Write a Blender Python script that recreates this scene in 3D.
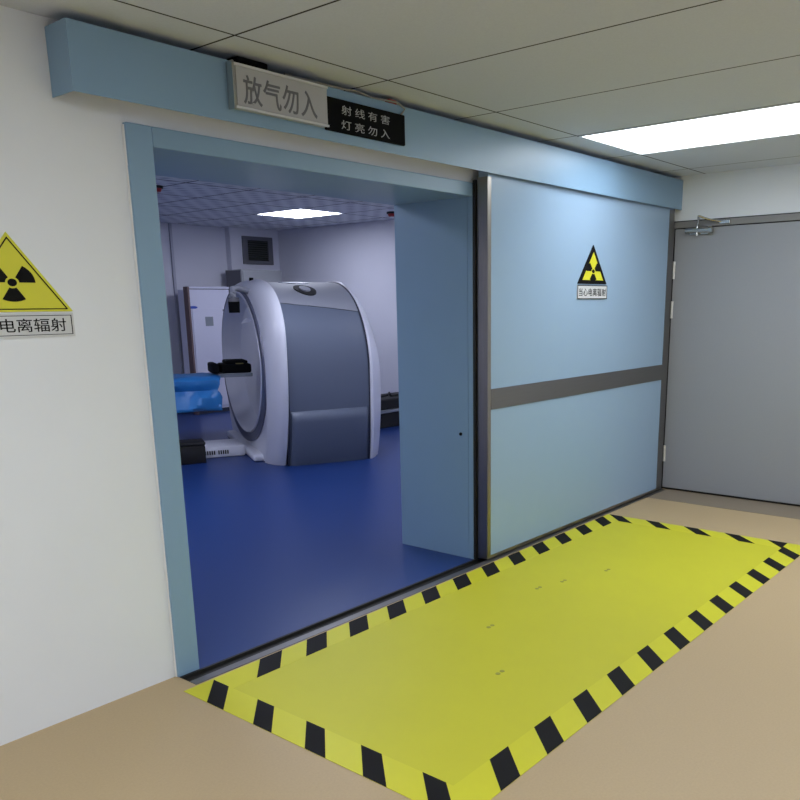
import bpy, bmesh, math, random
from mathutils import Vector, Matrix
random.seed(7)
PI = math.pi
for o in list(bpy.data.objects): bpy.data.objects.remove(o)
SC = bpy.context.scene
COL = SC.collection

# ------------------------------------------------------------ camera, world, light, exposure
cd = bpy.data.cameras.new('camera'); cam = bpy.data.objects.new('camera', cd); COL.objects.link(cam); SC.camera = cam
cd.sensor_width = 36.0; cd.sensor_fit = 'HORIZONTAL'
cd.lens = 821.9606/800*36
cd.shift_x = -(445.2762-400)/800; cd.shift_y = (506.6986-400)/800
cd.clip_start = 0.05
Rv = Vector((0.62668735,-0.77918359,-0.0116572)); Uv = Vector((0.19195801,0.13985665,0.97138676)); Fv = Vector((0.75525829,0.61099349,-0.23721693))
M = Matrix.Identity(4)
for i in range(3): M[i][0] = Rv[i]; M[i][1] = Uv[i]; M[i][2] = -Fv[i]
M.translation = Vector((-6.3161,-2.7781,1.4957))
cam.matrix_world = M

HALL_LIGHT = 7.0
ROOM_LIGHT = 17.0
w = bpy.data.worlds.new('world'); SC.world = w; w.use_nodes = True
w.node_tree.nodes['Background'].inputs[0].default_value = (0.6,0.65,0.8,1)
w.node_tree.nodes['Background'].inputs[1].default_value = 0.05
vs = SC.view_settings; vs.view_transform = 'Standard'; vs.look = 'None'; vs.gamma = 1; vs.use_curve_mapping = False
vs.exposure = 0.12

# ------------------------------------------------------------ materials
def lin(c):
    return tuple(((x/255)/12.92 if x/255 <= .04045 else ((x/255+.055)/1.055)**2.4) for x in c)+(1,)
def mat(name, rgb, rough=.5, metal=0, noise=0.0, nscale=30, bump=0.0, bscale=200, coat=0, emit=0, ecol=None, stretch=None, spec=None):
    m = bpy.data.materials.new(name); m.use_nodes = True
    nt = m.node_tree; b = nt.nodes['Principled BSDF']
    b.inputs['Base Color'].default_value = lin(rgb)
    b.inputs['Roughness'].default_value = rough
    b.inputs['Metallic'].default_value = metal
    if spec is not None: b.inputs['Specular IOR Level'].default_value = spec
    if coat: b.inputs['Coat Weight'].default_value = coat; b.inputs['Coat Roughness'].default_value = .12
    tc = nt.nodes.new('ShaderNodeTexCoord'); mp = nt.nodes.new('ShaderNodeMapping')
    nt.links.new(tc.outputs['Object'], mp.inputs[0])
    if stretch: mp.inputs['Scale'].default_value = stretch
    if noise:
        n = nt.nodes.new('ShaderNodeTexNoise'); n.inputs['Scale'].default_value = nscale; n.inputs['Detail'].default_value = 5
        r = nt.nodes.new('ShaderNodeMix'); r.data_type = 'RGBA'
        c = lin(rgb)
        r.inputs[6].default_value = tuple(max(0,x*(1-noise)) for x in c[:3])+(1,)
        r.inputs[7].default_value = tuple(min(1,x*(1+noise)) for x in c[:3])+(1,)
        nt.links.new(mp.outputs[0], n.inputs['Vector']); nt.links.new(n.outputs[0], r.inputs[0]); nt.links.new(r.outputs[2], b.inputs['Base Color'])
    if bump:
        n2 = nt.nodes.new('ShaderNodeTexNoise'); n2.inputs['Scale'].default_value = bscale; n2.inputs['Detail'].default_value = 3
        bp = nt.nodes.new('ShaderNodeBump'); bp.inputs['Strength'].default_value = bump; bp.inputs['Distance'].default_value = .004
        nt.links.new(mp.outputs[0], n2.inputs['Vector']); nt.links.new(n2.outputs[0], bp.inputs['Height']); nt.links.new(bp.outputs[0], b.inputs['Normal'])
    if emit:
        b.inputs['Emission Color'].default_value = lin(ecol or rgb); b.inputs['Emission Strength'].default_value = emit
    return m
def tile_mat(name, rgb, line, x0, sx, y0, sy, wd=.006, speck=.1, quilt=False):
    """ceiling panels: thin dark joints on a grid in world metres"""
    m = mat(name, rgb, .9, noise=speck, nscale=120, bump=.15, bscale=300)
    nt = m.node_tree; b = nt.nodes['Principled BSDF']
    g = nt.nodes.new('ShaderNodeTexCoord'); s = nt.nodes.new('ShaderNodeSeparateXYZ'); nt.links.new(g.outputs['Object'], s.inputs[0])
    def mth(op, a, bb):
        k = nt.nodes.new('ShaderNodeMath'); k.operation = op
        for i, v in enumerate((a, bb)):
            if isinstance(v, (int,float)): k.inputs[i].default_value = v
            else: nt.links.new(v, k.inputs[i])
        return k.outputs[0]
    def lines(out, o, st):
        a = mth('SUBTRACT', out, o); a = mth('DIVIDE', a, st); a = mth('FLOORED_MODULO', a, 1.0) if False else mth('FRACT', a, 0)
        a = mth('SUBTRACT', a, .5); a = mth('ABSOLUTE', a, 0); a = mth('SUBTRACT', .5, a); a = mth('MULTIPLY', a, st)
        return mth('LESS_THAN', a, wd)
    l = mth('MAXIMUM', lines(s.outputs[0], x0, sx), lines(s.outputs[1], y0, sy))
    src = b.inputs['Base Color'].links[0].from_socket
    if quilt:
        q = nt.nodes.new('ShaderNodeTexWave'); q.inputs['Scale'].default_value = 2.6; q.wave_type='BANDS'; q.bands_direction='DIAGONAL'
        nt.links.new(g.outputs['Object'], q.inputs['Vector'])
        q2 = nt.nodes.new('ShaderNodeMix'); q2.data_type='RGBA'; q2.blend_type='MULTIPLY'
        q2.inputs[7].default_value=(.6,.6,.66,1); 
        mp2 = nt.nodes.new('ShaderNodeMapping'); mp2.inputs['Rotation'].default_value = (0,0,PI/2); nt.links.new(g.outputs['Object'], mp2.inputs[0])
        qb = nt.nodes.new('ShaderNodeTexWave'); qb.inputs['Scale'].default_value = 2.6; qb.wave_type='BANDS'; qb.bands_direction='DIAGONAL'; nt.links.new(mp2.outputs[0], qb.inputs['Vector'])
        nt.links.new(mth('MULTIPLY', q.outputs[1], qb.outputs[1]), q2.inputs[0]); nt.links.new(src, q2.inputs[6]); src = q2.outputs[2]
    x = nt.nodes.new('ShaderNodeMix'); x.data_type = 'RGBA'; nt.links.new(l, x.inputs[0]); nt.links.new(src, x.inputs[6]); x.inputs[7].default_value = lin(line)
    nt.links.new(x.outputs[2], b.inputs['Base Color'])
    return m
MT = dict(
 wall = mat('hall_wall_paint', (228,231,236), .75, noise=.03, nscale=3, bump=.05, bscale=60),
 wall2 = mat('room_wall_paint', (205,205,214), .75, noise=.03, nscale=3),
 floor = mat('beige_vinyl', (184,160,122), .5, noise=.09, nscale=120),
 floorg = mat('taupe_vinyl', (138,124,106), .45, noise=.08, nscale=120),
 blue_floor = mat('blue_vinyl', (22,52,112), .38, noise=.22, nscale=160),
 ceil = tile_mat('mineral_tiles', (206,211,220), (40,38,34), -1.1038, .7932, -.2, 3.0, .005, .07),
 ceil2 = tile_mat('quilted_tiles', (222,224,228), (30,32,50), .925, .74, 5.32, .87, .011, .05, True),
 blue = mat('blue_paint', (130,161,188), .36, noise=.02, nscale=8, bump=.03, bscale=300),
 blue_leaf = mat('blue_leaf_paint', (146,172,198), .3, noise=.015, nscale=8, bump=.02, bscale=300),
 steel = mat('brushed_steel', (150,145,138), .32, 1, noise=.12, nscale=14, stretch=(12,12,.6)),
 steelb = mat('brushed_steel_band', (126,124,124), .42, .85, noise=.06, nscale=14, stretch=(.6,12,12)),
 dark = mat('dark_gap', (22,20,18), .6),
 black = mat('black_plastic', (8,9,11), .8, noise=.1, spec=.12),
 blackm = mat('matt_black', (16,15,16), .7),
 gdoor = mat('grey_door_paint', (146,148,153), .42, noise=.03, nscale=90, bump=.06, bscale=350),
 gframe = mat('grey_frame_paint', (128,126,124), .42, noise=.04, nscale=40),
 chrome = mat('satin_chrome', (200,198,194), .22, 1),
 hinge = mat('hinge_metal', (222,220,212), .35, .4),
 yellow = mat('yellow_vinyl', (200,196,44), .5, noise=.035, nscale=4, spec=.3),
 tape = mat('yellow_tape', (208,204,42), .45, noise=.03, nscale=10, spec=.3),
 tblack = mat('black_tape', (16,14,14), .7, spec=.2),
 signy = mat('sign_yellow', (212,208,44), .4),
 signw = mat('sign_white', (205,206,206), .35),
 signk = mat('sign_black', (9,8,9), .75, spec=.2),
 gwhite = mat('gantry_white', (218,218,226), .32, coat=.3),
 ggrey = mat('gantry_grey', (98,106,122), .45, coat=.1),
 glgrey = mat('gantry_cap_lit_grey', (140,142,150), .55),  # gantry grey lightened: lamp light put into the cap colour
 gface = mat('gantry_face_grey', (82,84,104), .45),
 seam = mat('gantry_seam', (42,46,60), .6),
 drape = mat('blue_sheet', (44,122,190), .4, noise=.08, nscale=8),
 cab = mat('cabinet_white', (204,204,220), .45, noise=.02),
 brown = mat('brown_edge', (104,84,84), .6),
 logo = mat('logo_blue', (50,80,170), .4),
 lgrey = mat('label_grey', (128,134,142), .5),
 boxg = mat('grey_metal_box', (156,158,160), .5, noise=.04),
 ventm = mat('vent_frame', (98,98,104), .5, .2),
 ventd = mat('vent_dark', (22,24,22), .6),
 red = mat('red_plastic', (150,20,28), .4),
 acryl = mat('light_box_face', (176,176,178), .3),
 etch = mat('etched_letters', (104,104,108), .5),
 silk = mat('pale_letters', (170,172,172), .5),
 edge = mat('pale_plaster_edge', (236,236,234), .8),
 cable = mat('white_cable', (150,148,140), .5),
 lamp1 = mat('hall_diffuser', (255,255,255), .5, emit=HALL_LIGHT, ecol=(240,247,255)),
 lamp3 = mat('corridor_diffuser', (255,255,255), .5, emit=HALL_LIGHT*1.7, ecol=(238,246,255)),
 lamp2 = mat('room_diffuser', (255,255,255), .5, emit=ROOM_LIGHT, ecol=(228,234,255)),
)

# ------------------------------------------------------------ helpers
def box(bm, x0, x1, y0, y1, z0, z1, bev=0, seg=2, rot=None):
    r = bmesh.ops.create_cube(bm, size=1)
    vs_ = r['verts']
    for v in vs_:
        v.co = Vector(((x0+x1)/2+v.co.x*(x1-x0), (y0+y1)/2+v.co.y*(y1-y0), (z0+z1)/2+v.co.z*(z1-z0)))
    if rot: bmesh.ops.transform(bm, matrix=rot, verts=vs_)
    if bev:
        es = list({e for v in vs_ for e in v.link_edges})
        bmesh.ops.bevel(bm, geom=es, offset=bev, segments=seg, affect='EDGES', profile=.5)
def BX(*a, **k):
    bm = bmesh.new(); box(bm, *a, **k); return bm
def BXS(l, bev=0):
    bm = bmesh.new()
    for a in l: box(bm, *a, bev=bev)
    return bm
def cyl(bm, p, q, r, r2=None, n=20):
    p = Vector(p); q = Vector(q); d = q-p
    ret = bmesh.ops.create_cone(bm, cap_ends=True, segments=n, radius1=r, radius2=r if r2 is None else r2, depth=d.length)
    rot = d.to_track_quat('Z','Y').to_matrix().to_4x4()
    bmesh.ops.transform(bm, matrix=Matrix.Translation((p+q)/2) @ rot, verts=ret['verts'])
def CY(*a, **k):
    bm = bmesh.new(); cyl(bm, *a, **k); return bm
def tube(bm, pts, r, n=8):
    pts = [Vector(p) for p in pts]; rings = []
    for i, p in enumerate(pts):
        d = (pts[min(i+1,len(pts)-1)]-pts[max(i-1,0)]).normalized()
        up = Vector((0,0,1)) if abs(d.z) < .9 else Vector((1,0,0))
        s = d.cross(up).normalized(); t = s.cross(d)
        rings.append([bm.verts.new(p+s*r*math.cos(2*PI*k/n)+t*r*math.sin(2*PI*k/n)) for k in range(n)])
    for a, b in zip(rings, rings[1:]):
        for k in range(n): bm.faces.new((a[k], a[(k+1)%n], b[(k+1)%n], b[k]))
    bm.faces.new(rings[0]); bm.faces.new(rings[-1])
def obj(name, bm, m, parent=None, smooth=False):
    me = bpy.data.meshes.new(name)
    if isinstance(bm, bpy.types.Mesh): me = bm
    else:
        bmesh.ops.recalc_face_normals(bm, faces=bm.faces[:]); bm.to_mesh(me); bm.free()
    me.materials.clear(); me.materials.append(m)
    if smooth:
        for p in me.polygons: p.use_smooth = True
        try: me.set_sharp_from_angle(angle=math.radians(35))
        except Exception: pass
    o = bpy.data.objects.new(name, me); COL.objects.link(o)
    if parent is not None: o.parent = parent
    return o
def recenter(o):
    """put a lone mesh's origin at its own base"""
    me = o.data; xs = [v.co for v in me.vertices]
    c = Vector(((min(v.x for v in xs)+max(v.x for v in xs))/2, (min(v.y for v in xs)+max(v.y for v in xs))/2, min(v.z for v in xs)))
    me.transform(Matrix.Translation(-c)); o.location = c
    return o
def tag(o, label, cat, group=None, kind=None):
    o['label'] = label; o['category'] = cat
    if group: o['group'] = group
    if kind: o['kind'] = kind
    return o
def thing(name, label, cat, loc=(0,0,0), rz=0, group=None, kind=None):
    o = bpy.data.objects.new(name, None); o.empty_display_size = .1; COL.objects.link(o)
    o.location = loc; o.rotation_euler = (0,0,rz)
    bpy.context.view_layer.update()
    return tag(o, label, cat, group, kind)
def wpart(name, bm, m, t, smooth=False):
    """part whose mesh is given in world coordinates"""
    t_m = Matrix.Translation(t.location) @ Matrix.Rotation(t.rotation_euler.z, 4, 'Z')
    bm.transform(t_m.inverted())
    return obj(name, bm, m, t, smooth)
def struct(name, bm, m, label, cat):
    o = obj(name, bm, m); return tag(o, label, cat, kind='structure')
def text_bm(body, x0, x1, z0, z1, y, th=.0015, bold=0.0, axis='y', spacing=1.0):
    cu = bpy.data.curves.new('txt', 'FONT'); cu.body = body; cu.size = 1; cu.extrude = .01; cu.offset = bold; cu.space_character = spacing
    to = bpy.data.objects.new('txt', cu); COL.objects.link(to)
    dg = bpy.context.evaluated_depsgraph_get(); dg.update()
    me = bpy.data.meshes.new_from_object(to.evaluated_get(dg))
    bpy.data.objects.remove(to); bpy.data.curves.remove(cu)
    xs = [v.co.x for v in me.vertices]; ys = [v.co.y for v in me.vertices]
    ax, bx, ay, by = min(xs), max(xs), min(ys), max(ys)
    for v in me.vertices:
        X = x0+(v.co.x-ax)/(bx-ax)*(x1-x0); Z = z0+(v.co.y-ay)/(by-ay)*(z1-z0); Y = y-(v.co.z+.01)/.02*th
        v.co = Vector((X, Y, Z))
    bm = bmesh.new(); bm.from_mesh(me); bpy.data.meshes.remove(me); return bm
def prism(pts, y0, y1):
    """polygon in x,z pushed along y"""
    bm = bmesh.new()
    a = [bm.verts.new((x,y0,z)) for x,z in pts]; b = [bm.verts.new((x,y1,z)) for x,z in pts]
    bm.faces.new(a); bm.faces.new(b[::-1]); n = len(pts)
    for i in range(n): bm.faces.new((a[i],a[(i+1)%n],b[(i+1)%n],b[i]))
    return bm
def flat(polys, z0, z1):
    bm = bmesh.new()
    for pts in polys:
        a = [bm.verts.new((x,y,z0)) for x,y in pts]; b = [bm.verts.new((x,y,z1)) for x,y in pts]
        bm.faces.new(a); bm.faces.new(b[::-1]); n = len(pts)
        for i in range(n): bm.faces.new((a[i],a[(i+1)%n],b[(i+1)%n],b[i]))
    return bm

# ------------------------------------------------------------ the setting
XL, XR, YB = -8.6, 0.0, -4.6         # hall
HC = 2.43                             # hall ceiling
XO0, XO1, ZO = -4.4527, -2.5043, 2.0758   # clear opening
RX0, RX1, RY1, RC = -5.6, 2.66, 7.93, 2.68  # inner room
WF = .11; WB = .66
struct('floor', BXS([(XL, XR+.1, YB, .015, -.1, 0), (XL, XO0-.1, .015, WF+.01, -.1, 0)]), MT['floor'], 'beige speckled vinyl floor of the corridor around the yellow marking', 'floor')
struct('floor_inner', BXS([(XO0-.1, RX1, .085, WB, -.1, 0), (RX0, RX1, WB, RY1, -.1, 0)]), MT['blue_floor'], 'glossy deep blue vinyl floor of the scanner room', 'floor')
struct('trim_1', BXS([(XO0-.1, XR, .015, .085, -.1, -.012), (XO0-.1, XO1+.03, .073, .085, -.012, .003)]), MT['dark'], 'dark recessed door track groove along the threshold', 'floor track')
struct('trim_2', BX(XO0-.1, XR-.02, -.028, .015, 0, .003), MT['steelb'], 'thin pale metal strip beside the dark track groove', 'threshold strip')
struct('trim_3', BX(-.37, XR, YB, -.03, 0, .0015), MT['floorg'], 'grey brown floor strip in front of the grey door', 'floor strip')
struct('wall_front', BXS([(XL, XO0-.1, WF, WB, -.1, 2.75), (XO1+.05, 2.8, WF, WB, -.1, 2.75), (XO0-.1, XO1+.05, WF, WB, 2.14, 2.75)]), MT['wall'], 'off white painted corridor wall around the blue sliding door', 'wall')
struct('wall_right', BXS([(XR, .15, YB, WF, 2.1, HC+.1), (XR, .15, YB, -1.62, 0, 2.1), (XR, .15, .06, WF, 0, 2.1), (.06, .15, -1.62, .06, 0, 2.1)]), MT['wall'], 'white end wall above the grey door', 'wall')
struct('wall_left', BX(XL-.1, XL, YB, WF, 0, HC), MT['wall'], 'far left corridor wall outside the frame', 'wall')
struct('wall_back', BX(XL, XR, YB-.1, YB, 0, HC), MT['wall'], 'corridor wall opposite the sliding door', 'wall')
# hall ceiling, with holes for the light panels
LP = [(-1.876, -1.084, -3.2, -.2), (-3.463, -2.67, -4.5, -3.2), (-6.635, -5.842, -3.2, -1.2)]  # second panel is out of view, added as fill light for the corridor
def ceiling_with_holes(x0, x1, y0, y1, z, holes, th=.05):
    xs = sorted({x0, x1}|{h for H in holes for h in H[:2]}); ys = sorted({y0, y1}|{h for H in holes for h in H[2:]})
    L = []
    for a, b in zip(xs, xs[1:]):
        for c, d in zip(ys, ys[1:]):
            mx, my = (a+b)/2, (c+d)/2
            if any(H[0] < mx < H[1] and H[2] < my < H[3] for H in holes): continue
            L.append((a, b, c, d, z, z+th))
    return BXS(L)
struct('ceiling', ceiling_with_holes(XL, XR, YB, WF, HC, LP), MT['ceil'], 'grey beige mineral tile ceiling of the corridor', 'ceiling')
RL = [(.925, 1.665, 5.32, 6.19), (.925, 1.665, 1.84, 2.71), (-2.035, -1.295, 1.84, 2.71), (-4.255, -3.515, 1.84, 2.71), (-4.255, -3.515, 5.32, 6.19)]  # all but the first are unseen panels, added to brighten the room
struct('ceiling_inner', ceiling_with_holes(RX0, RX1, WB, RY1, RC, RL), MT['ceil2'], 'lavender quilted tile ceiling of the scanner room', 'ceiling')
struct('wall_far', BXS([(RX0, RX1, RY1, RY1+.1, 0, RC+.05), (1.73, RX1, 7.82, RY1, 0, RC)]), MT['wall2'], 'white far wall of the scanner room with a shallow pier', 'wall')
struct('wall_inner_right', BX(RX1, RX1+.1, WB, RY1+.1, 0, RC+.05), MT['wall2'], 'white side wall of the scanner room behind the scanner', 'wall')
struct('wall_inner_left', BX(RX0-.1, RX0, WB, RY1+.1, 0, RC+.05), MT['wall2'], 'white left wall of the scanner room hidden behind the corridor wall', 'wall')
struct('baseboard_far', BXS([(RX0, 1.73, RY1-.015, RY1, 0, .07)]), MT['lgrey'], 'low grey baseboard along the far wall', 'baseboard')

# blue steel door surround (casing + deep reveal)
t = thing('door_surround', 'blue painted steel surround lining the wide open doorway', 'door frame', (-3.48, .3, 0), kind='structure')
t.name = 'trim_4'
wpart('casing', BX(-4.5565, XO0, .09, .125, 0, 2.147, bev=.003), MT['blue'], t)
wpart('casing', BX(XO1, XO1+.08, .09, .125, 0, 2.147, bev=.003), MT['blue'], t)
wpart('lintel', BX(XO0+.0005, XO1-.0005, .09, .6668, ZO, 2.147, bev=.003), MT['blue'], t)
wpart('reveal', BX(XO1, XO1+.05, .1255, .6668, 0, 2.14), MT['blue'], t)
wpart('reveal', BX(XO0-.1, XO0, .1255, .6668, 0, 2.14), MT['blue'], t)
wpart('gap_shade', BX(XO1+.002, XO1+.07, .074, .0895, .003, 2.16), MT['dark'], t)  # dark strip standing in for the shaded gap beside the leaf
# ragged plaster line along the casing
bm = bmesh.new(); prev = None
N = 60
for i in range(N+1):
    z = 2.14*i/N; dx = .0015+.0015*math.sin(i*1.1)+random.uniform(-.0008,.001)
    ring = [bm.verts.new(p) for p in ((-4.556,.109,z), (-4.556,.1,z), (-4.557-dx,.102,z), (-4.559-dx,.109,z))]
    if prev:
        for k in range(3): bm.faces.new((prev[k], prev[k+1], ring[k+1], ring[k]))
    prev = ring
struct('trim_5', bm, MT['edge'], 'ragged white filler line along the left blue casing', 'trim')

# ------------------------------------------------------------ sliding door leaf
XD0, XD1 = -2.488, -.06
t = thing('door_1', 'wide pale blue lead lined sliding door with a steel band, slid open to the right', 'door', (-1.26, .035, 0), kind='structure')
wpart('panel', BX(XD0+.012, XD1-.012, .002, .068, .03, 2.25), MT['blue_leaf'], t)
wpart('edge_trim', BXS([(XD0, XD0+.012, .0, .07, .012, 2.172), (XD0, XD0+.034, -.002, .0015, .012, 2.172)]), MT['steel'], t)
wpart('edge_trim', BXS([(XD1-.012, XD1, .0, .07, .012, 2.25), (XD1-.085, XD1, -.002, .0015, .012, 2.18)]), MT['steelb'], t)
wpart('bottom_rail', BX(XD0+.034, XD1-.085, -.002, .066, .012, .03), MT['steel'], t)
wpart('band', BX(XD0+.034, XD1-.085, -.004, .0015, .9098, 1.0281), MT['steelb'], t)

# header that covers the track
t = thing('track_cover', 'long pale blue steel box over the sliding door track, under the ceiling', 'track cover', (-2.4, .03, 2.1856))
wpart('cover', BXS([(-4.805, -.002, -.03, -.027, 2.1856, 2.3988), (-4.805, -.002, -.027, .108, 2.396, 2.3988), (-4.805, -4.802, -.027, .108, 2.1856, 2.396)]), MT['blue'], t)
wpart('track', BX(-4.79, -.01, .0, .106, 2.27, 2.34), MT['steel'], t)

# ------------------------------------------------------------ grey swing door on the end wall
t = thing('door_2', 'plain grey steel swing door in the end wall beside the blue sliding door', 'door', (0, -.8, 0), kind='structure')
wpart('frame', BXS([(-.012, .055, -1.60, .085, 2.055, 2.1), (-.012, .055, .025, .085, 0, 2.055), (-.012, .055, -1.60, -1.54, 0, 2.055)]), MT['gframe'], t)
wpart('frame_gap', BX(-.006, .0, -1.61, .088, 2.1, 2.107), MT['dark'], t)
wpart('leaf', BX(-.002, .045, -1.53, .012, .018, 2.048, bev=.002), MT['gdoor'], t)
wpart('leaf_gap', BX(.01, .055, -1.54, .025, .001, 2.055), MT['dark'], t)
for z in (1.745, 1.445, .30):
    wpart('hinge', CY((-.012, .004, z-.065), (-.012, .004, z+.065), .010, n=14), MT['hinge'], t, True)
dc = thing('door_closer', 'small silver door closer with a folded arm at the top of the grey door', 'door closer', (-.03, -.2, 2.0))
bm = bmesh.new(); cyl(bm, (-.045, -.09, 2.028), (-.045, -.27, 2.028), .019); cyl(bm, (-.045, -.27, 2.028), (-.045, -.30, 2.028), .026)
wpart('cylinder', bm, MT['chrome'], dc, True)
wpart('mounting_plate', BX(-.028, -.002, -.26, -.11, 2.0, 2.04, bev=.003), MT['chrome'], dc)
bm = bmesh.new(); cyl(bm, (-.05, -.18, 1.99), (-.05, -.18, 2.06), .011)
wpart('spindle', bm, MT['chrome'], dc, True)
bm = bmesh.new(); tube(bm, [(-.05, -.18, 2.055), (-.08, -.2, 2.09), (-.11, -.21, 2.125)], .007); tube(bm, [(-.11, -.21, 2.125), (-.07, -.27, 2.1), (-.02, -.36, 2.078)], .007)
wpart('arm', bm, MT['chrome'], dc, True)
wpart('arm_bracket', BX(-.03, -.012, -.42, -.34, 2.065, 2.09, bev=.003), MT['chrome'], dc)

# ------------------------------------------------------------ yellow hazard marking
t = thing('yellow_floor_marking', 'large yellow floor marking with a black striped border before the sliding door', 'floor marking', (-2.85, -.75, 0))
MX0, MX1, MY0, MY1 = -4.62, -1.035, -1.452, -.040
tw = .138
wpart('field', BX(MX0+tw, MX1-tw, MY0+tw, MY1-tw, .0006, .0016), MT['yellow'], t)
wpart('border_tape', BXS([(MX0, MX1, MY1-tw, MY1, .0006, .002), (MX0, MX1, MY0, MY0+tw, .0006, .002), (MX0, MX0+tw, MY0+tw, MY1-tw, .0006, .002), (MX1-tw, MX1, MY0+tw, MY1-tw, .0006, .002)]), MT['tape'], t)
st = []
k = 0
while True:
    x = -4.234+.272*k
    if x > MX1-.1: break
    st.append([(x, MY1), (x+.125, MY1), (x-.003, MY1-tw), (x-.128, MY1-tw)]); k += 1
x = -4.56+.2762
while x < MX1-.2:
    st.append([(x, MY0+tw), (x+.11, MY0+tw), (x-.02, MY0), (x-.13, MY0)] ); x += .2762
for k in range(5):
    y = -.05-.2835*k
    st.append([(MX1, y), (MX1, y-.1), (MX1-tw, y-.25), (MX1-tw, y-.145)] if k < 4 else [(MX1, y), (MX1, y-.125), (MX1-tw, y-.13)])
for k in range(5):
    y = -.05-.2835*k
    st.append([(MX0+tw, y-.0), (MX0+tw, y-.1), (MX0, y-.25), (MX0, y-.145)])
wpart('hazard_stripes', flat(st, .0021, .0026), MT['tblack'], t)
bm = bmesh.new()
for (x, y) in [(-2.726,-.506), (-2.545,-.554), (-2.226,-.656), (-3.33,-.62), (-3.72,-.95)]:
    for d in (0, .03): cyl(bm, (x+d, y, .0015), (x+d, y, .0028), .011, n=12)
wpart('screw_dimple', bm, mat('dull_yellow', (150,150,60), .6), t)

# ------------------------------------------------------------ signs
def trefoil(cx, cz, R, y, th=.001):
    bm = bmesh.new()
    def poly(pts):
        a = [bm.verts.new((x, y, z)) for x, z in pts]; b = [bm.verts.new((x, y-th, z)) for x, z in pts]
        bm.faces.new(a); bm.faces.new(b[::-1]); n = len(pts)
        for i in range(n): bm.faces.new((a[i],a[(i+1)%n],b[(i+1)%n],b[i]))
    rx, rz = R
    poly([(cx+.2*rx*math.cos(2*PI*k/24), cz+.2*rz*math.sin(2*PI*k/24)) for k in range(24)])
    for c in (30, 150, 270):
        a0, a1 = math.radians(c-30), math.radians(c+30)
        pts = [(cx+.3*rx*math.cos(a0+(a1-a0)*k/8), cz+.3*rz*math.sin(a0+(a1-a0)*k/8)) for k in range(9)]
        pts += [(cx+rx*math.cos(a1+(a0-a1)*k/12), cz+rz*math.sin(a1+(a0-a1)*k/12)) for k in range(13)]
        poly(pts)
    return bm
def tri(x0, x1, xa, z0, z1): return [(x0, z0), (x1, z0), (xa, z1)]
def frame_tri(o, i, y0, y1):
    bm = bmesh.new()
    V = [[bm.verts.new((x, y, z)) for x, z in p] for p in (o, i) for y in (y0, y1)]
    ob, of, ib, if_ = V[0], V[1], V[2], V[3]
    for k in range(3):
        j = (k+1) % 3
        bm.faces.new((of[k], of[j], if_[j], if_[k])); bm.faces.new((ob[k], ob[j], ib[j], ib[k]))
        bm.faces.new((of[k], of[j], ob[j], ob[k])); bm.faces.new((if_[k], if_[j], ib[j], ib[k]))
    return bm
def inset(o, d):
    cx = sum(p[0] for p in o)/3; cz = sum(p[1] for p in o)/3
    return [(cx+(x-cx)*d, cz+(z-cz)*d) for x, z in o]
# on the left wall
W = .1095
t = thing('radiation_sign', 'large yellow triangular radiation warning sign with its text plate on the white wall', 'warning sign', (-5.02, W, 1.41))
T = tri(-5.214, -4.820, -5.017, 1.493, 1.748)
wpart('plate', prism(T, W, W-.004), MT['signy'], t)
wpart('border', frame_tri(inset(T, .915), inset(T, .875), W-.004, W-.005), MT['signk'], t)
wpart('trefoil', trefoil(-5.017, 1.588, (.077, .062), W-.004), MT['signk'], t)
tp = wpart('text_plate', BX(-5.212, -4.822, W-.004, W, 1.408, 1.488), MT['signw'], t)
wpart('plate_border', BXS([(-5.205, -4.829, W-.0048, W-.004, 1.479, 1.481), (-5.205, -4.829, W-.0048, W-.004, 1.415, 1.417), (-5.205, -5.202, W-.0048, W-.004, 1.415, 1.481), (-4.832, -4.829, W-.0048, W-.004, 1.415, 1.481)]), MT['signk'], t)
wpart('lettering', text_bm('当心电离辐射', -5.192, -4.851, 1.426, 1.471, W-.004, .001, .004), MT['signk'], t)
# on the sliding door
t = thing('radiation_sign', 'small radiation warning sign with a thick black border on the blue sliding door', 'warning sign', (-1.3, 0, 1.53))
T = tri(-1.500, -1.112, -1.306, 1.626, 1.872)
wpart('plate', prism(T, .002, -.004), MT['signk'], t)
T2 = tri(-1.443, -1.165, -1.304, 1.650, 1.828)
wpart('yellow_face', prism(T2, -.004, -.005), MT['signy'], t)
wpart('trefoil', trefoil(-1.304, 1.707, (.092, .060), -.005), MT['signk'], t)
wpart('text_plate', BX(-1.502, -1.104, -.004, .002, 1.529, 1.618), MT['signw'], t)
wpart('plate_border', BXS([(-1.502, -1.104, -.0048, -.004, 1.613, 1.618), (-1.502, -1.104, -.0048, -.004, 1.529, 1.534), (-1.502, -1.496, -.0048, -.004, 1.534, 1.613), (-1.110, -1.104, -.0048, -.004, 1.534, 1.613)]), MT['signk'], t)
wpart('lettering', text_bm('当心电离辐射', -1.484, -1.122, 1.548, 1.598, -.004, .001, .006, spacing=1.12), MT['signk'], t)

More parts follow.
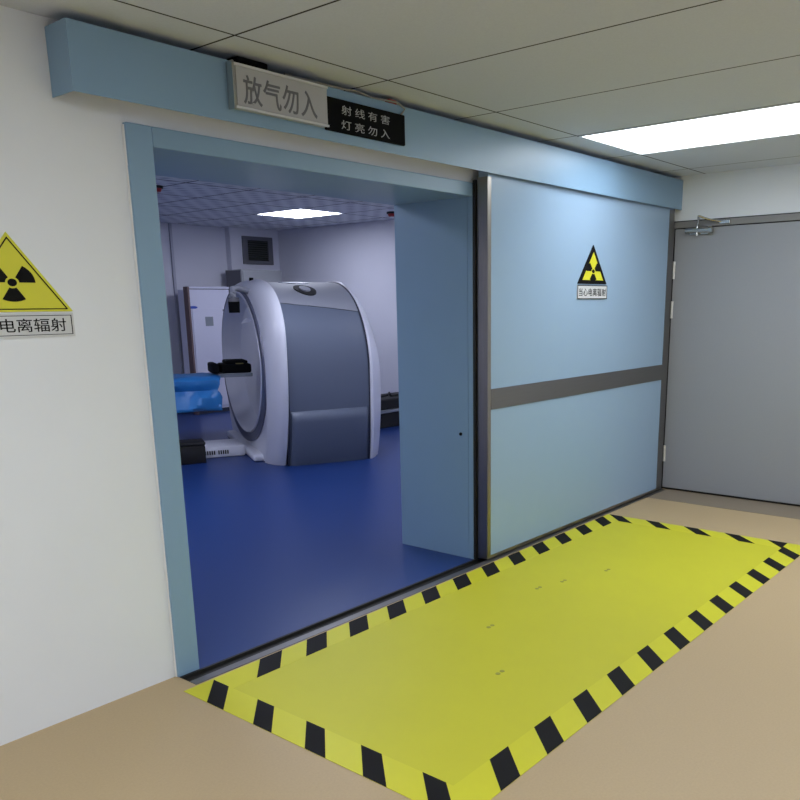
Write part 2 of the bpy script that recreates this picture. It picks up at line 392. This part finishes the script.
# light box and dark sign on the header
t = thing('warning_light_box', 'pale grey acrylic light box sign with large etched characters on the blue track cover', 'sign', (-3.95, -.05, 2.22))
wpart('housing', BX(-4.19, -3.712, -.062, -.031, 2.232, 2.385, bev=.003), MT['acryl'], t)
wpart('face', BX(-4.178, -3.716, -.068, -.062, 2.240, 2.377, bev=.001), MT['signw'] and MT['acryl'], t)
wpart('end_cap', BX(-4.196, -4.188, -.072, -.033, 2.226, 2.392, bev=.002), MT['chrome'], t)
wpart('rim', BXS([(-4.188, -3.712, -.072, -.062, 2.377, 2.386), (-4.188, -3.712, -.072, -.062, 2.230, 2.238)]), MT['signw'], t)
wpart('lettering', text_bm('放气勿入', -4.148, -3.775, 2.250, 2.352, -.068, .0015, .009, spacing=1.08), MT['etch'], t)
t = thing('dark_warning_sign', 'black sign with two rows of small pale characters beside the light box', 'sign', (-3.45, -.04, 2.22))
wpart('board', BX(-3.703, -3.202, -.046, -.0305, 2.226, 2.358, bev=.004), MT['black'], t)
wpart('lettering', text_bm('射线有害', -3.612, -3.31, 2.299, 2.336, -.046, .001, -.004, spacing=1.5), MT['silk'], t)
wpart('lettering', text_bm('灯亮勿入', -3.616, -3.31, 2.240, 2.277, -.046, .001, -.004, spacing=1.5), MT['silk'], t)
bm = bmesh.new()
tube(bm, [(-3.9,-.02,2.405),(-3.7,-.024,2.406),(-3.58,-.04,2.402),(-3.5,-.03,2.412),(-3.4,-.02,2.404),(-3.34,-.03,2.405),(-3.25,-.045,2.404),(-3.2,-.045,2.385),(-3.21,-.04,2.37),(-3.23,-.036,2.35)], .004)
tag(recenter(obj('signal_cable', bm, MT['cable'], None, True)), 'thin pale cable lying on top of the blue track cover behind the dark sign', 'cable')
bm = BX(-3.29, -3.235, -.028, -.002, 2.4, 2.418, bev=.003)
tag(recenter(obj('wire_connector', bm, MT['red'])), 'tiny red wire connector on top of the track cover above the dark sign', 'connector')
bm = BXS([(-4.13, -3.98, -.02, .05, 2.4, 2.428)], bev=.006)  # black block standing in for the shadow above the light box
tag(recenter(obj('shadow_block', bm, MT['black'])), 'small black block in place of a shadow on the track cover above the light box', 'shadow block')

# photo sensor in the reveal
bm = CY((-2.5043, .18, .759), (-2.509, .18, .759), .010, n=16)
tag(recenter(obj('photo_sensor', bm, MT['black'])), 'tiny black round sensor set in the blue door reveal', 'sensor')

# ------------------------------------------------------------ ceiling lights
def light_panel(x0, x1, y0, y1, z, m, label):
    t = thing('ceiling_light', label, 'light', ((x0+x1)/2, (y0+y1)/2, z))
    wpart('diffuser', BX(x0+.012, x1-.012, y0+.012, y1-.012, z+.004, z+.02), m, t)
    wpart('frame', BXS([(x0, x1, y0, y0+.012, z-.002, z+.05), (x0, x1, y1-.012, y1, z-.002, z+.05), (x0, x0+.012, y0+.012, y1-.012, z-.002, z+.05), (x1-.012, x1, y0+.012, y1-.012, z-.002, z+.05)]), MT['signw'], t)
light_panel(*LP[0], HC, MT['lamp1'], 'long bright light panel in the corridor ceiling near the grey door')
light_panel(*LP[1], HC, MT['lamp1'], 'short unseen light panel added to the corridor ceiling along the opposite wall')
light_panel(*LP[2], HC, MT['lamp3'], 'long light panel in the corridor ceiling left of the radiation sign')
light_panel(*RL[0], RC, MT['lamp2'], 'square bright light panel seen in the scanner room ceiling through the doorway')
light_panel(*RL[1], RC, MT['lamp2'], 'unseen square light panel added to the scanner room ceiling behind the blue sliding door')
light_panel(*RL[2], RC, MT['lamp2'], 'unseen square light panel added to the scanner room ceiling just inside the doorway')
light_panel(*RL[3], RC, MT['lamp2'], 'unseen square light panel added to the scanner room ceiling behind the left wall, near the doorway')
light_panel(*RL[4], RC, MT['lamp2'], 'unseen square light panel added to the scanner room ceiling far left, over the table end')

# ------------------------------------------------------------ scanner
TH = math.radians(-28.7)
ca, sa = math.cos(TH), math.sin(TH)
def LW(s, b): return (ca*s - sa*b, sa*s + ca*b)       # local axes (s along bore, b across) to world x,y
S0, B0 = -2.3, 3.7
gx, gy = LW(S0, B0)
# outlines: (half width, widest height, rise above, drop below, exponent)
FR = (1.39, .95, .77, 1.41, 2.0)
SM = (1.61, 1.12, .67, 1.82, 2.7)
BD = (1.50, 1.02, .735, 2.1, 2.7)
RB = (1.37, .85, .905, 2.2, 2.25)
RR = (1.40, .82, .96, 2.0, 2.1)
RE = (1.29, .78, .90, 1.55, 2.0)
def outline(P, n=14, m=30, z0=0.0):
    a, zc, ct, cb, e = P; pts = []
    b0 = math.asin(min(1, (zc-z0)/cb))
    half = []
    for i in range(n): 
        be = b0*(1-i/n); half.append((a*math.cos(be), zc-cb*math.sin(be)))
    for i in range(m+1):
        be = PI/2*i/m; half.append((a*max(0,math.cos(be))**(2/e), zc+ct*math.sin(be)**(2/e)))
    L = [(-h, z) for h, z in half]; Rr = [(h, z) for h, z in half[:-1]][::-1]
    return L+Rr
def mixp(P, Q, t): return tuple(p+(q-p)*t for p, q in zip(P, Q))
def loft(bm, st, caps=(True, True), sel=None):
    rings = [[bm.verts.new((s, y, z)) for y, z in outline(P)] for s, P in st]
    n = len(rings[0])
    for a, b in zip(rings, rings[1:]):
        for k in range(n-1):
            if sel and not sel(k, n): continue
            bm.faces.new((a[k], a[k+1], b[k+1], b[k]))
    if sel: bmesh.ops.delete(bm, geom=[v for v in bm.verts if not v.link_faces], context='VERTS')
    if caps[0]: bm.faces.new(rings[0])
    if caps[1]: bm.faces.new(rings[-1])
    return rings
t = thing('scanner', 'big white and grey medical imaging scanner with a round bore on the blue floor', 'medical scanner', (gx, gy, 0), TH)
G = t
def X(s): return s-S0
bm = bmesh.new()
loft(bm, [(X(-2.80+.16*u), mixp(FR, SM, math.sin(u*PI/2)**.75)) for u in [0,.04,.12,.25,.4,.6,.8,1]]+[(X(-2.63), tuple([SM[0]-.03, SM[1], SM[2]-.025, SM[3], SM[4]]))], caps=(False, True))
obj('front_shell', bm, MT['gwhite'], G, True)
# front face ring
EC, EA, EB_ = .93, 1.25, .72
def polar(P, th_, cz):
    pts = outline(P); pts = pts+[pts[0]]
    d = (math.cos(th_), math.sin(th_)); best = None
    for (y0, z0), (y1, z1) in zip(pts, pts[1:]):
        ax, az = y0, z0-cz; bx, bz = y1-y0, z1-z0
        det = d[0]*(-bz)+bx*d[1]
        if abs(det) < 1e-9: continue
        r = (ax*(-bz)+bx*az)/det; u = (d[0]*az-d[1]*ax)/det
        if r > 0 and -1e-6 <= u <= 1+1e-6 and (best is None or r > best): best = r
    return best
def ell_ring(bm, x, k, n=96): return [bm.verts.new((x, EA*k*math.cos(2*PI*i/n), EC+EB_*k*math.sin(2*PI*i/n))) for i in range(n)]
def joinr(bm, a, b):
    n = len(a)
    for i in range(n): bm.faces.new((a[i], a[(i+1)%n], b[(i+1)%n], b[i]))
n = 96
bm = bmesh.new()
o_ = []
for i in range(n):
    th_ = 2*PI*i/n
    # angle in true polar terms of the ellipse point so spokes stay straight
    ang = math.atan2(EB_*math.sin(th_), EA*math.cos(th_)); r = polar(FR, ang, EC)
    o_.append(bm.verts.new((X(-2.80), r*math.cos(ang), EC+r*math.sin(ang))))
i0 = []
for i in range(n):
    th_ = 2*PI*i/n; ang = math.atan2(EB_*math.sin(th_), EA*math.cos(th_)); r = min(polar(FR, ang, EC)-.012, 1.16*math.hypot(EA*math.cos(th_), EB_*math.sin(th_)))
    i0.append(bm.verts.new((X(-2.802), r*math.cos(ang), EC+r*math.sin(ang))))
joinr(bm, o_, i0)
i2 = ell_ring(bm, X(-2.80), 1.03); joinr(bm, i0, i2)
RINGC = [tuple(v.co) for v in i0]
obj('face_plate', bm, MT['gwhite'], G, True)
bm = bmesh.new()
a0 = [bm.verts.new(v) for v in RINGC]
a1 = [bm.verts.new((v[0]-.014, v[1], v[2])) for v in RINGC]
b1 = ell_ring(bm, X(-2.822), 1.045); b0 = ell_ring(bm, X(-2.80), 1.03)
joinr(bm, a0, a1); joinr(bm, a1, b1); joinr(bm, b1, b0)
obj('face_ring', bm, MT['gface'], G, True)
bm = bmesh.new()
rs = [ell_ring(bm, X(-2.80), 1.034), ell_ring(bm, X(-2.825), 1.028), ell_ring(bm, X(-2.828), 1.012), ell_ring(bm, X(-2.81), 1.0), ell_ring(bm, X(-2.74), .97), ell_ring(bm, X(-2.62), .88), ell_ring(bm, X(-2.50), .74), ell_ring(bm, X(-2.44), .62), ell_ring(bm, X(-2.38), .57), ell_ring(bm, X(-1.6), .56)]
for a, b in zip(rs, rs[1:]): joinr(bm, a, b)
bm.faces.new(rs[-1])
obj('bore_funnel', bm, MT['gwhite'], G, True)
# grey body: two flanks and a cap, split along a seam
NN = len(outline(BD)); 
def bodyst(k=0): return [(X(-2.63+.84*u), mixp(tuple([BD[0]+k, BD[1], BD[2]+k, BD[3], BD[4]]), tuple([RB[0]+k, RB[1], RB[2]+k, RB[3], RB[4]]), u)) for u in [0,.15,.3,.45,.6,.75,.9,1]]
ct_ = 14+13
for q_ in (0, 1):
    bm = bmesh.new(); loft(bm, bodyst(), (False, False), (lambda k, n: k < ct_) if q_ == 0 else (lambda k, n: k >= n-1-ct_))
    obj('side_panel', bm, MT['ggrey'], G, True)
bm = bmesh.new(); loft(bm, bodyst(.006), (False, False), lambda k, n: ct_ <= k < n-1-ct_)
cap = obj('top_cap', bm, MT['glgrey'], G, True)
# seam strips at the two joints
bm = bmesh.new(); loft(bm, [(X(-2.632), tuple([BD[0]+.02, BD[1], BD[2]+.012, BD[3], BD[4]])), (X(-2.615), tuple([BD[0]+.02, BD[1], BD[2]+.012, BD[3], BD[4]]))], (False, True))
obj('joint_gasket', bm, MT['seam'], G, True)
bm = bmesh.new(); loft(bm, [(X(-1.80), tuple([RB[0]+.012, RB[1], RB[2]+.01, RB[3], RB[4]])), (X(-1.785), tuple([RB[0]+.012, RB[1], RB[2]+.01, RB[3], RB[4]]))], (True, False))
obj('joint_gasket', bm, MT['seam'], G, True)
def sc(P, k): return (P[0]*k, P[1], P[2]*k, P[3], P[4])
bm = bmesh.new(); loft(bm, [(X(-1.79), sc(RR, .985)), (X(-1.78), sc(RR, .998)), (X(-1.76), RR), (X(-1.71), mixp(RR, RE, .45)), (X(-1.665), RE), (X(-1.63), sc(RE, .95)), (X(-1.60), sc(RE, .87)), (X(-1.58), sc(RE, .75))])
obj('rear_shell', bm, MT['gwhite'], G, True)
# lower skirt on both flanks
for sg in (-1, 1):
    bm = bmesh.new()
    def halfw(s, z):
        u = (s+2.63)/.84; P = mixp(BD, RB, u); dz = z-P[1]
        return P[0]*(math.sqrt(1-(dz/P[3])**2) if dz < 0 else (1-(dz/P[2])**P[4])**(1/P[4]))
    def sk(s, k):
        return [bm.verts.new((X(s), sg*(halfw(s, z)+d*k), z)) for z, d in ((0,-.1), (0,.03), (.1,.045), (.3,.055), (.44,.06), (.475,.058), (.505,.045), (.53,.02), (.55,-.02), (.55,-.1))]
    R_ = [sk(s_, k_) for s_, k_ in ((-2.600,0), (-2.598,.5), (-2.58,.85), (-2.55,1), (-2.4,1.02), (-2.2,1.02), (-2.0,1.02), (-1.87,1), (-1.835,.85), (-1.82,.5), (-1.818,0))]
    for a, b in zip(R_, R_[1:]):
        for k in range(9): bm.faces.new((a[k], a[k+1], b[k+1], b[k]))
    bm.faces.new(R_[0]); bm.faces.new(R_[-1])
    obj('skirt', bm, MT['ggrey'], G, True)
# plinth before the bore
bm = BX(X(-2.90), X(-2.72), -.97, .90, 0, .075, bev=.03, seg=3)
obj('plinth', bm, MT['gwhite'], G, True)
# round fan grille and a flat hatch on the cap
def surf(s, y):
    u = (s+2.63)/.84; P = mixp(BD, RB, u); P = (P[0]+.006, P[1], P[2]+.006, P[3], P[4])
    return P[1]+P[2]*max(0, 1-(abs(y)/P[0])**P[4])**(1/P[4])
def disc_on(s0, y0, ra, rb, h, m, name, parent, inner=0):
    bm = bmesh.new(); k = 28; top = []; bot = []
    for i in range(k):
        a = 2*PI*i/k; s = s0+ra*math.cos(a); y = y0+rb*math.sin(a); z = surf(s, y)
        top.append(bm.verts.new((X(s), y, z+h))); bot.append(bm.verts.new((X(s), y, z-.01)))
    c = bm.verts.new((X(s0), y0, surf(s0, y0)+h))
    for i in range(k):
        j = (i+1) % k; bm.faces.new((top[i], top[j], bot[j], bot[i])); bm.faces.new((top[i], top[j], c))
    return obj(name, bm, m, parent, True)
fan = disc_on(-2.27, -.86, .11, .15, .012, MT['blackm'], 'fan_grille', G)
disc_on(-2.27, -.86, .055, .075, .02, MT['glgrey'], 'grille_hub', fan)
disc_on(-2.28, -.42, .16, .13, .006, MT['ggrey'], 'hatch', G)
# laser marker fin, holder on the face
bm = prism([(0, 0), (.16, .02), (.05, .05)], -.02, .02)
bm.transform(Matrix.Translation((X(-2.88), -.65, 1.35)))
obj('marker_fin', bm, MT['gwhite'], G)
bm = bmesh.new(); cyl(bm, (X(-2.70), -.35, 1.74), (X(-2.70), -.35, 1.80), .022, n=14)
obj('top_knob', bm, MT['black'], G, True)

# black camera on a short arm before the face
px_, py_ = X(-2.955), -.78
bm = bmesh.new(); cyl(bm, (px_, py_, 1.455), (px_, py_, 1.56), .052, .056); pc = obj('positioning_camera', bm, MT['black'], G, True)
bm = bmesh.new(); cyl(bm, (px_, py_, 1.56), (px_, py_, 1.60), .056, .052); obj('collar', bm, MT['ventm'], pc, True)
bm = bmesh.new(); tube(bm, [(px_,py_,1.595),(px_-.005,py_+.02,1.64),(px_,py_+.05,1.68),(px_+.05,py_+.09,1.69),(px_+.17,py_+.13,1.66)], .03, 10); obj('arm', bm, MT['glgrey'], pc, True)

# ------------------------------------------------------------ patient table
tx, ty = LW(-4.2, 3.7)
t = thing('patient_table', 'white scanner table with a black head holder reaching into the bore', 'patient table', (tx, ty, 0), TH)
def LX(s): return s+4.2
def LY(b): return b-3.7
obj('base', BX(LX(-4.9), LX(-2.905), LY(3.17), LY(3.66), 0, .115, bev=.02), MT['gwhite'], t, True)
for i in range(12):
    if i == 6: continue
    s = -3.34+.0225*i
    obj('vent_slot', BX(LX(s), LX(s)+.013, LY(3.163), LY(3.17), .035, .075), MT['ventd'], t)
obj('column', BX(LX(-4.55), LX(-3.72), LY(3.42), LY(3.95), .115, .66, bev=.04, seg=3), MT['gwhite'], t, True)
obj('tabletop', BX(LX(-5.7), LX(-3.15), LY(3.36), LY(4.03), .66, .78, bev=.03, seg=3), MT['gwhite'], t, True)
hh = obj('head_holder', BXS([(LX(-3.05), LX(-2.74), LY(3.45), LY(3.8), .835, .93), (LX(-3.0), LX(-2.77), LY(3.47), LY(3.78), .925, .965)], bev=.018), MT['black'], t, True)
obj('clamp_knob', BX(LX(-3.15), LX(-3.075), LY(3.43), LY(3.82), .835, .94, bev=.02), MT['black'], hh, True)
obj('support_tray', BX(LX(-3.09), LX(-2.735), LY(3.43), LY(3.83), .795, .834, bev=.008), MT['lgrey'], hh)
obj('latch', BX(LX(-2.90), LX(-2.82), LY(3.462), LY(3.47), .925, .938), mat('brass_latch', (120,110,50), .5), hh)

# blue sheet over it
bm = bmesh.new()
prof = [(4.14,.50),(4.13,.62),(4.10,.72),(4.09,.79),(4.05,.83),(3.9,.842),(3.7,.84),(3.5,.842),(3.36,.84),(3.315,.825),(3.285,.79),(3.28,.75),(3.30,.71),(3.315,.69),(3.30,.66),(3.27,.62),(3.26,.55),(3.255,.50),(3.255,.465)]
ns = 70; rows = []
for i in range(ns+1):
    u = i/ns; s = -5.75+2.66*u; row = []
    for j, (b_, z_) in enumerate(prof):
        wob = .008*math.sin(s*9+j*.8)+.006*math.sin(s*21+j*1.3)+.004*math.sin(s*40+j)
        low = max(0, (.82-z_)/.35)
        z_ -= .022 if z_ > .8 else (-.012 if z_ < .52 else .01)
        bb = b_+(-1 if b_ < 3.7 else 1)*(.2+low)*wob*2.0
        zz = z_+.25*wob*(1 if z_ > .8 else .3)
        end = {13:-.04,12:-.02,14:-.02}.get(j, 0)*(1 if i == ns else 0) + (.012*math.sin(j) if i == ns else 0)
        row.append(bm.verts.new((LX(s+end), LY(bb), zz)))
    rows.append(row)
for a, b in zip(rows, rows[1:]):
    for k in range(len(prof)-1): bm.faces.new((a[k], a[k+1], b[k+1], b[k]))
# closed end flap
e = rows[-1]
ec = [bm.verts.new((v.co.x+.0, v.co.y, v.co.z)) for v in e]
sh = obj('blue_sheet', bm, MT['drape'], None, True)
md = sh.modifiers.new('thick', 'SOLIDIFY'); md.thickness = .006
sh.location = (tx, ty, 0); sh.rotation_euler = (0,0,TH)
tag(sh, 'blue disposable sheet draped over the scanner table', 'sheet')

# black case on the floor before the table
cx_, cy_ = LW(-3.62, 3.12)
t = thing('equipment_case', 'black box on the blue floor at the foot of the scanner table', 'case', (cx_, cy_, 0), TH)
obj('body', BX(-.42, .285, -.22, .045, .0, .18, bev=.012), MT['blackm'], t, True)
obj('lid', BX(-.425, .29, -.225, .048, .182, .215, bev=.012), MT['blackm'], t, True)

# ------------------------------------------------------------ far wall things
t = thing('white_cabinet', 'tall white cabinet with a brown side edge near the far wall', 'cabinet', (1.05, 7.55, 0))
cx0, cx1 = .70, 1.405
wpart('body', BX(cx0+.03, cx1, 7.505, 7.78, .06, 1.765), MT['cab'], t)
wpart('side_panel', BX(cx0, cx0+.03, 7.5, 7.60, .0, 1.80), MT['brown'], t)
wpart('top_rail', BX(cx0+.03, cx1, 7.495, 7.64, 1.775, 1.805), MT['cab'], t)
wpart('top_gap', BX(cx0+.03, cx1, 7.51, 7.63, 1.765, 1.775), MT['seam'], t)
wpart('plinth', BX(cx0+.03, cx1, 7.51, 7.62, .0, .06), MT['seam'], t)
d = wpart('door', BX(cx0+.05, 1.38, 7.492, 7.504, .1, 1.50, bev=.002), MT['cab'], t)
bm = bmesh.new()
r = bmesh.ops.create_uvsphere(bm, u_segments=20, v_segments=10, radius=1)
bm.transform(Matrix.Translation((.775, 7.504, 1.477+.04)) @ Matrix.Diagonal((.075, .004, .02, 1)))
wpart('badge', bm, MT['logo'], t, True)
wpart('label_plate', BX(.955, 1.085, 7.488, 7.492, 1.255, 1.385), MT['lgrey'], t)
for z0, z1 in ((1.46, 1.485), (1.405, 1.43), (1.36, 1.38)): wpart('control_key', BX(1.265, 1.295, 7.488, 7.492, z0, z1), MT['seam'], t)

t = thing('electrical_cabinet', 'grey metal electrical cabinet in the corner below the vent, behind the scanner', 'cabinet', (1.97, 7.6, 0))
wpart('body', BX(1.59, 2.36, 7.42, 7.80, 0, 2.055, bev=.006), MT['boxg'], t)
wpart('dark_side_plate', BX(1.582, 1.59, 7.44, 7.78, .3, 2.04), MT['ventm'], t)  # flat plate, darker grey than the body
wpart('door', BX(1.61, 2.34, 7.408, 7.42, .05, 2.03, bev=.003), MT['boxg'], t)

t = thing('wall_vent', 'square dark grey louvred vent high on the far wall pier', 'vent', (2.23, 7.81, 2.16))
vx0, vx1, vz0, vz1, vy = 1.945, 2.52, 2.155, 2.565, 7.82
wpart('frame', BXS([(vx0, vx1, vy-.03, vy, vz0, vz0+.055), (vx0, vx1, vy-.03, vy, vz1-.055, vz1), (vx0, vx0+.09, vy-.03, vy, vz0+.055, vz1-.055), (vx1-.09, vx1, vy-.03, vy, vz0+.055, vz1-.055)], bev=.003), MT['ventm'], t)
wpart('backing', BX(vx0+.09, vx1-.09, vy-.004, vy, vz0+.055, vz1-.055), MT['ventd'], t)
for k in range(9):
    z = vz0+.075+k*.0325
    bm = bmesh.new(); box(bm, vx0+.09, vx1-.09, -.012, .012, -.003, .003, rot=Matrix.Translation((0, vy-.018, z)) @ Matrix.Rotation(math.radians(-35), 4, 'X'))
    wpart('slat', bm, mat('vent_slat', (62,66,60), .5) if k == 0 else bpy.data.materials['vent_slat'], t)

bm = BX(.765, .805, 7.90, 7.93, 0, 2.68, bev=.004)
tag(recenter(obj('cable_conduit', bm, mat('conduit_grey', (168,168,180), .6))), 'narrow grey vertical conduit on the far wall left of the white cabinet', 'conduit')

def red_dev(x, y, label):
    t = thing('ceiling_alarm', label, 'alarm', (x, y, RC-.055), 0)
    wpart('base', CY((x, y, RC), (x, y, RC-.025), .075, n=24), MT['blackm'], t, True)
    wpart('red_lens', CY((x, y, RC-.025), (x, y, RC-.055), .065, .05, n=24), MT['red'], t, True)
red_dev(-1.38, 4.85, 'small dark red alarm on the scanner room ceiling at the left post')
red_dev(1.98, 4.75, 'small dark red alarm on the scanner room ceiling at the right reveal')

# low black bench behind the scanner
t = thing('equipment_bench', 'low black equipment stack on the floor between the scanner and the right reveal', 'equipment', (1.6, 4.6, 0))
wpart('lower_unit', BX(1.0, 2.1, 4.32, 4.85, 0, .19, bev=.01), MT['blackm'], t)
wpart('shelf', BX(.98, 2.12, 4.30, 4.87, .19, .225, bev=.005), MT['lgrey'], t)
wpart('upper_unit', BX(1.0, 2.1, 4.34, 4.85, .225, .36, bev=.02), MT['blackm'], t)
bm = bmesh.new(); tube(bm, [(1.05,4.5,.365),(1.2,4.42,.385),(1.32,4.5,.37),(1.42,4.4,.40),(1.5,4.45,.42),(1.58,4.5,.37),(1.7,4.45,.38)], .014)
wpart('cable_bundle', bm, MT['blackm'], t, True)
